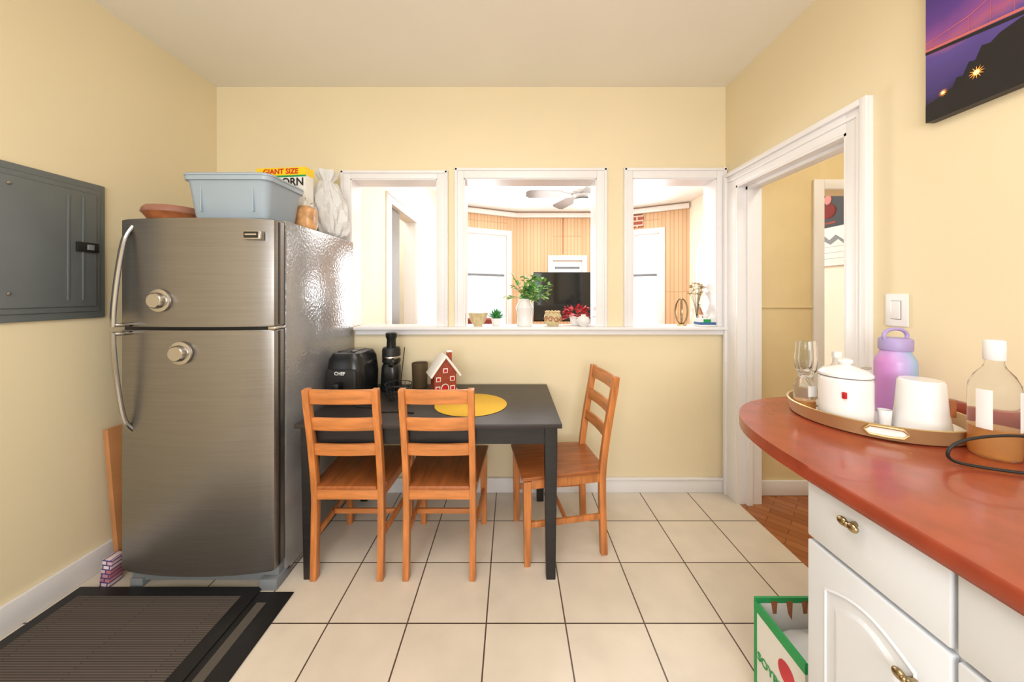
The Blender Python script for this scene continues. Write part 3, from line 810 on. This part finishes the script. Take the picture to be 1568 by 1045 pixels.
# tray
TXc, TYc = 1.195, 1.165
ty = grp('serving_tray', (TXc, TYc, CZ+.0005))
lathe('tray', [(0, 0), (.205, 0), (.212, .004), (.222, .045), (.219, .047), (.215, .045), (.205, .008), (0, .008)], 'gold', ty, n=72)
lathe('marble_base', [(0, .008), (.203, .008), (.203, .0095), (0, .0095)], 'ceram', ty, n=64)
for a0 in (math.radians(232), math.radians(52)):
    pts = [(.2235*math.cos(a0+t), .2235*math.sin(a0+t), .028+.012*s) for t, s in ((-.2, 0), (-.15, 1), (0, 1.1), (.15, 1), (.2, 0), (.15, -1), (0, -1.1), (-.15, -1))]
    P = [Vector(p) for p in pts]
    tube('handle_rim', P, .004, 'gold', ty, n=8, sm=False, closed=True)
    bm = bmesh.new(); vs = [bm.verts.new(p) for p in pts]; bm.faces.new(vs)
    fin('handle_opening', bm, 'label', ty)
TB = CZ+.011
sc_ = grp('sugar_canister', (1.075, 1.13, TB))
lathe('body', [(0, 0), (.062, 0), (.066, .005), (.067, .05), (.067, .13), (.065, .142), (.062, .145)], 'ceram', sc_)
lathe('lid', [(.062, .145), (.067, .147), (.067, .154), (.055, .166), (.025, .176), (.013, .180), (.020, .190), (.018, .198), (0, .202)], 'ceram', sc_)
lathe('lid_seal', [(.0625, .1435), (.0675, .1450), (.0625, .1465)], 'greyp', sc_)
box('print', (-.054, -.056, .085), (-.046, -.046, .105), 'candy', sc_, bev=.001)
tube('handle_spoon', [(.05, .02, .15), (.075, .02, .162), (.10, .015, .165)], .004, 'steel2', sc_)
mg = grp('white_mug', (1.238, 1.06, TB))
lathe('body', [(0, .15), (.046, .15), (.050, .145), (.056, .06), (.063, .01), (.063, 0), (.060, 0), (.053, .06), (.045, .14), (0, .142)], 'ceram', mg)
box('logo', (.030, -.050, .05), (.046, -.034, .10), 'brown', mg, bev=.002)
wbt = grp('water_bottle', (1.32, 1.205, TB))
lathe('body', [(0, 0), (.048, 0), (.052, .004), (.053, .02), (.053, .17), (.051, .185), (.040, .205), (.038, .218)], 'irid', wbt)
M['lav'] = mat('lavender_lid', (170, 154, 204), .4, var=.03)
lathe('lid', [(.042, .216), (.043, .220), (.043, .25), (.039, .257), (0, .259)], 'lav', wbt)
tube('lid_loop', [(-.036, 0, .245), (-.039, 0, .27), (-.018, 0, .286), (.018, 0, .286), (.039, 0, .27), (.036, 0, .245)], .006, 'lav', wbt)
def goblet(x, y, h, name):
    lathe(name, [(0, 0), (.028, 0), (.028, .003), (.005, .008), (.004, h*.38), (.012, h*.42), (.026, h*.55), (.029, h*.72), (.024, h), (.0225, h), (.027, h*.72), (.024, h*.56), (0, h*.44)], 'glass', None, (x, y, TB))
goblet(1.09, 1.29, .235, 'wine_glass')
goblet(1.12, 1.345, .225, 'wine_glass')
bt = grp('glass_bottle', (1.172, 1.262, TB))
lathe('glass', [(0, 0), (.028, 0), (.032, .005), (.032, .11), (.026, .135), (.013, .16), (.012, .185)], 'plasticc', bt)
lathe('label', [(.0326, .09), (.033, .092), (.033, .130), (.0326, .132)], 'label', bt)
lathe('cap', [(.0145, .18), (.0145, .20), (0, .202)], 'label', bt, n=20)
dcn = grp('oil_decanter', (1.032, 1.235, TB))
lathe('liquid', [(0, .004), (.027, .004), (.029, .035), (.0, .036)], 'amber', dcn)
lathe('glass', [(0, 0), (.03, 0), (.032, .005), (.031, .08), (.022, .105), (.016, .115), (.019, .13), (.019, .14), (0, .143)], 'plasticc', dcn)
box('label', (-.014, -.0345, .055), (.014, -.031, .09), 'label', dcn)
lathe('sugar_shaker_cup', [(0, 0), (.014, 0), (.017, .05), (.015, .05), (.013, .004), (0, .004)], 'ceram', None, (1.155, 1.085, TB), n=20)

bb = grp('vinegar_bottle', (1.247, .905, CZ+.0005))
lathe('liquid', [(0, .003), (.038, .003), (.0410, .008), (.0410, .075), (0, .076)], 'amber', bb)
lathe('body', [(0, 0), (.040, 0), (.043, .004), (.044, .03), (.044, .165), (.042, .187), (.033, .210), (.020, .228), (.016, .24), (.016, .262)], 'plasticc', bb)
for a0, nm in ((math.radians(195), 'label_a'), (math.radians(292), 'label_b')):
    bm = bmesh.new(); prev = None
    for i in range(9):
        a = a0-.32+.64*i/8
        v = (bm.verts.new((.0448*math.cos(a), .0448*math.sin(a), .075)), bm.verts.new((.0448*math.cos(a), .0448*math.sin(a), .175)))
        if prev: bm.faces.new((prev[0], v[0], v[1], prev[1]))
        prev = v
    fin(nm, bm, 'label', bb, smooth=True)
lathe('cap', [(.018, .248), (.019, .25), (.019, .296), (.016, .30), (0, .30)], 'label', bb)
tube('cable_coil', [(1.30, .77, CZ+.006), (1.20, .80, CZ+.006), (1.12, .835, CZ+.006), (1.07, .85, CZ+.015), (1.06, .85, CZ+.04), (1.09, .845, CZ+.065), (1.15, .835, CZ+.08), (1.22, .825, CZ+.082), (1.29, .81, CZ+.065), (1.36, .80, CZ+.03), (1.40, .78, CZ+.006)], .0035, 'dark', None)

bx = grp('produce_carton', (0, 0, 0))
X0, X1, Y0, Y1, BH = .80, 1.12, .955, 1.155, .35
box('bottom', (X0, Y0, 0), (X1, Y1, .006), 'carton', bx)
box('side_left', (X0, Y0, 0), (X0+.006, Y1, BH), 'carton', bx)
box('side_right', (X1-.006, Y0, 0), (X1, Y1, BH), 'carton', bx)
box('side_near', (X0, Y0, 0), (X1, Y0+.006, BH), 'carton', bx)
box('side_far', (X0, Y1-.006, 0), (X1, Y1, BH+.01), 'carton', bx)
box('rim_l', (X0-.0015, Y0-.001, BH-.03), (X0+.0065, Y1+.001, BH+.001), 'cg', bx)
box('rim_f', (X0-.001, Y1-.0065, BH-.006), (X1, Y1+.001, BH+.011), 'cg', bx)
box('green_corner', (X0-.0016, Y1-.012, 0), (X0, Y1, BH), 'cg', bx)
text('soybean', 'SOYBEAN', .036, 'cg', bx, (X0-.0015, (Y0+Y1)/2+.005, .185), (math.pi/2, 0, -math.pi/2))
text('sprout', 'FRESH', .028, 'cr', bx, (X0-.0015, (Y0+Y1)/2, .10), (math.pi/2, 0, -math.pi/2))
ball('flower_print', (X0-.001, 1.02, .25), .032, 'redfl', bx, sc=(.03, 1, 1))
for k in range(3):
    prism('drip_print', [(X0+.05+.05*k, BH+.000), (X0+.07+.05*k, BH+.000), (X0+.067+.05*k, BH-.04-.02*(k % 2)), (X0+.056+.05*k, BH-.04)], Y1-.008, Y1-.0062, 'brown', bx, axis='y')
loft('crumpled_liner', [rrect(.12, .08, .03, .15), rrect(.13, .085, .03, .25), rrect(.10, .06, .03, .29), rrect(.05, .03, .02, .30)], 'bag', bx, ((X0+X1)/2, (Y0+Y1)/2, 0))

# ================================================================ wall items (right)
sw = grp('light_switch', (XR, 1.333, 1.298))
box('plate', (-.006, -.040, -.062), (0, .040, .062), 'white', sw, bev=.003)
box('rocker_gap', (-.0065, -.0185, -.0355), (-.004, .0185, .0355), 'greyp', sw)
box('rocker', (-.011, -.0165, -.034), (-.005, .0165, .034), 'ceram', sw, bev=.002)

cv = grp('canvas_picture', (0, 0, 0))
CXF = 1.436
YE = 1.215
box('canvas', (CXF, .62, 1.952), (XR-.001, YE, 2.45), 'sunset', cv)
def flat(name, pts, m, dx):
    bm = bmesh.new(); bm.faces.new([bm.verts.new((CXF-dx, p[0], p[1])) for p in pts]); return fin(name, bm, m, cv)
flat('shore', [(YE, 1.952), (YE, 2.01), (1.18, 2.02), (1.14, 2.035), (1.13, 2.06), (1.115, 2.055), (1.10, 2.09), (1.085, 2.085), (1.07, 2.12), (1.05, 2.115), (1.03, 2.13), (.99, 2.14), (.9, 2.15), (.62, 2.16), (.62, 1.952)], 'ink', .0005)
M['pinkline'] = mat('bridge_pink', (206, 110, 104), .5, var=.1)
M['orangel'] = mat('lamp_orange', (255, 160, 60), .5, emit=.5)  # emission makes the printed stars glow; they are no real lamps
M['starw'] = mat('lamp_core', (255, 225, 160), .5, emit=.8)
flat('bridge_deck', [(YE, 2.196), (.62, 2.10), (.62, 2.110), (YE, 2.203)], 'pinkline', .001)
flat('bridge_deck_shadow', [(YE, 2.186), (.62, 2.08), (.62, 2.096), (YE, 2.195)], 'ink', .0009)
flat('bridge_cable', [(YE, 2.225), (1.1, 2.235), (.95, 2.29), (.62, 2.45), (.62, 2.445), (.95, 2.287), (1.1, 2.232), (YE, 2.223)], 'pinkline', .0011)
for k in range(10):
    y = 1.2-.05*k; z0 = 2.198-(YE-y)*.15; z1 = 2.23+max(0, 1.1-y)*.4
    flat('hanger', [(y, z0), (y-.0009, z0), (y-.0009, z1), (y, z1)], 'pinkline', .0008)
def star(y, z, r):
    for rr0, mm, dx, kk in ((r, 'orangel', .0015, .35), (r*.4, 'starw', .0019, .8)):
        pts = []
        for i in range(24):
            rr = rr0 if i % 2 == 0 else rr0*kk
            pts.append((y+rr*math.cos(i*math.pi/12), z+rr*math.sin(i*math.pi/12)))
        flat('lamp_star', pts, mm, dx)
star(1.081, 2.045, .02); star(1.165, 2.03, .013)

lathe('ceiling_hook', [(0, H), (.008, H), (.008, H-.006), (0, H-.008)], 'steel2', None, (.13, 1.2, 0), n=12)

cl = grp('ceiling_light', (-.2, -.3, 0))  # unseen fixture with a glowing shade, added to light the kitchen
lathe('base', [(0, H), (.16, H), (.16, H-.02), (.15, H-.03)], 'steel2', cl)
lathe('shade', [(.15, H-.02), (.15, H-.05), (.10, H-.09), (0, H-.10)], mat('lamp_shade', (255, 248, 235), .4, emit=3), cl)

# ================================================================ LIGHTS
def area(name, loc, rot, sx, sy, e, col=(1, 1, 1)):
    l = bpy.data.lights.new(name, 'AREA'); l.shape = 'RECTANGLE'; l.size = sx; l.size_y = sy; l.energy = e; l.color = col
    o = bpy.data.objects.new(name, l); o.location = loc; o.rotation_euler = rot; COL.objects.link(o); return o
R = math.radians
area('rear_window_light', (-.15, YF-.02, 1.6), (R(90), 0, 0), 2.1, 1.25, 74, (.96, .98, 1))  # added fill brightening the kitchen from behind the camera
area('ceiling_light_lamp', (-.1, .3, H-.12), (0, 0, 0), 1.4, 1.2, 25, (1, .97, .93))  # added overhead fill for the kitchen, out of view
area('bay_light_a', (-.75, 6.15, 1.6), (R(-90), 0, R(27)), .8, 1.5, 78, (.95, .98, 1))
area('bay_light_c', (2.4, 6.1, 1.6), (R(-90), 0, R(-30)), .7, 1.5, 88, (.95, .98, 1))
area('living_ceiling_lamp', (.8, 3.9, 2.2), (R(180), 0, 0), 1.0, 1.0, 28, (1, .99, .97))  # added fill aimed upward to brighten the living room ceiling
area('living_lamp', (.8, 4.2, 2.74), (0, 0, 0), 2.4, 2.2, 66, (1, .99, .97))  # added broad fill from above, brightens the living room
area('side_room_lamp', (-1.7, 3.7, 2.7), (0, 0, 0), .6, .8, 16, (1, .98, .95))
area('hall_lamp', (2.15, 1.5, 2.7), (0, 0, 0), .4, .6, 11, (1, .93, .80))

w = bpy.data.worlds.new('sky'); w.use_nodes = True; scene.world = w
bg = w.node_tree.nodes['Background']; bg.inputs[0].default_value = (.93, .96, 1, 1); bg.inputs[1].default_value = 1.5

# ================================================================ CAMERA
cam = bpy.data.cameras.new('camera'); cam.sensor_width = 36; cam.lens = 36*536/1568
cam.shift_y = -.0462; cam.clip_start = .02
co = bpy.data.objects.new('camera', cam); co.location = (0, 0, 1.36); co.rotation_euler = (R(90), 0, 0)
COL.objects.link(co); scene.camera = co
try:
    scene.view_settings.view_transform = 'Standard'
    scene.view_settings.look = 'None'
except Exception as e: print(e)
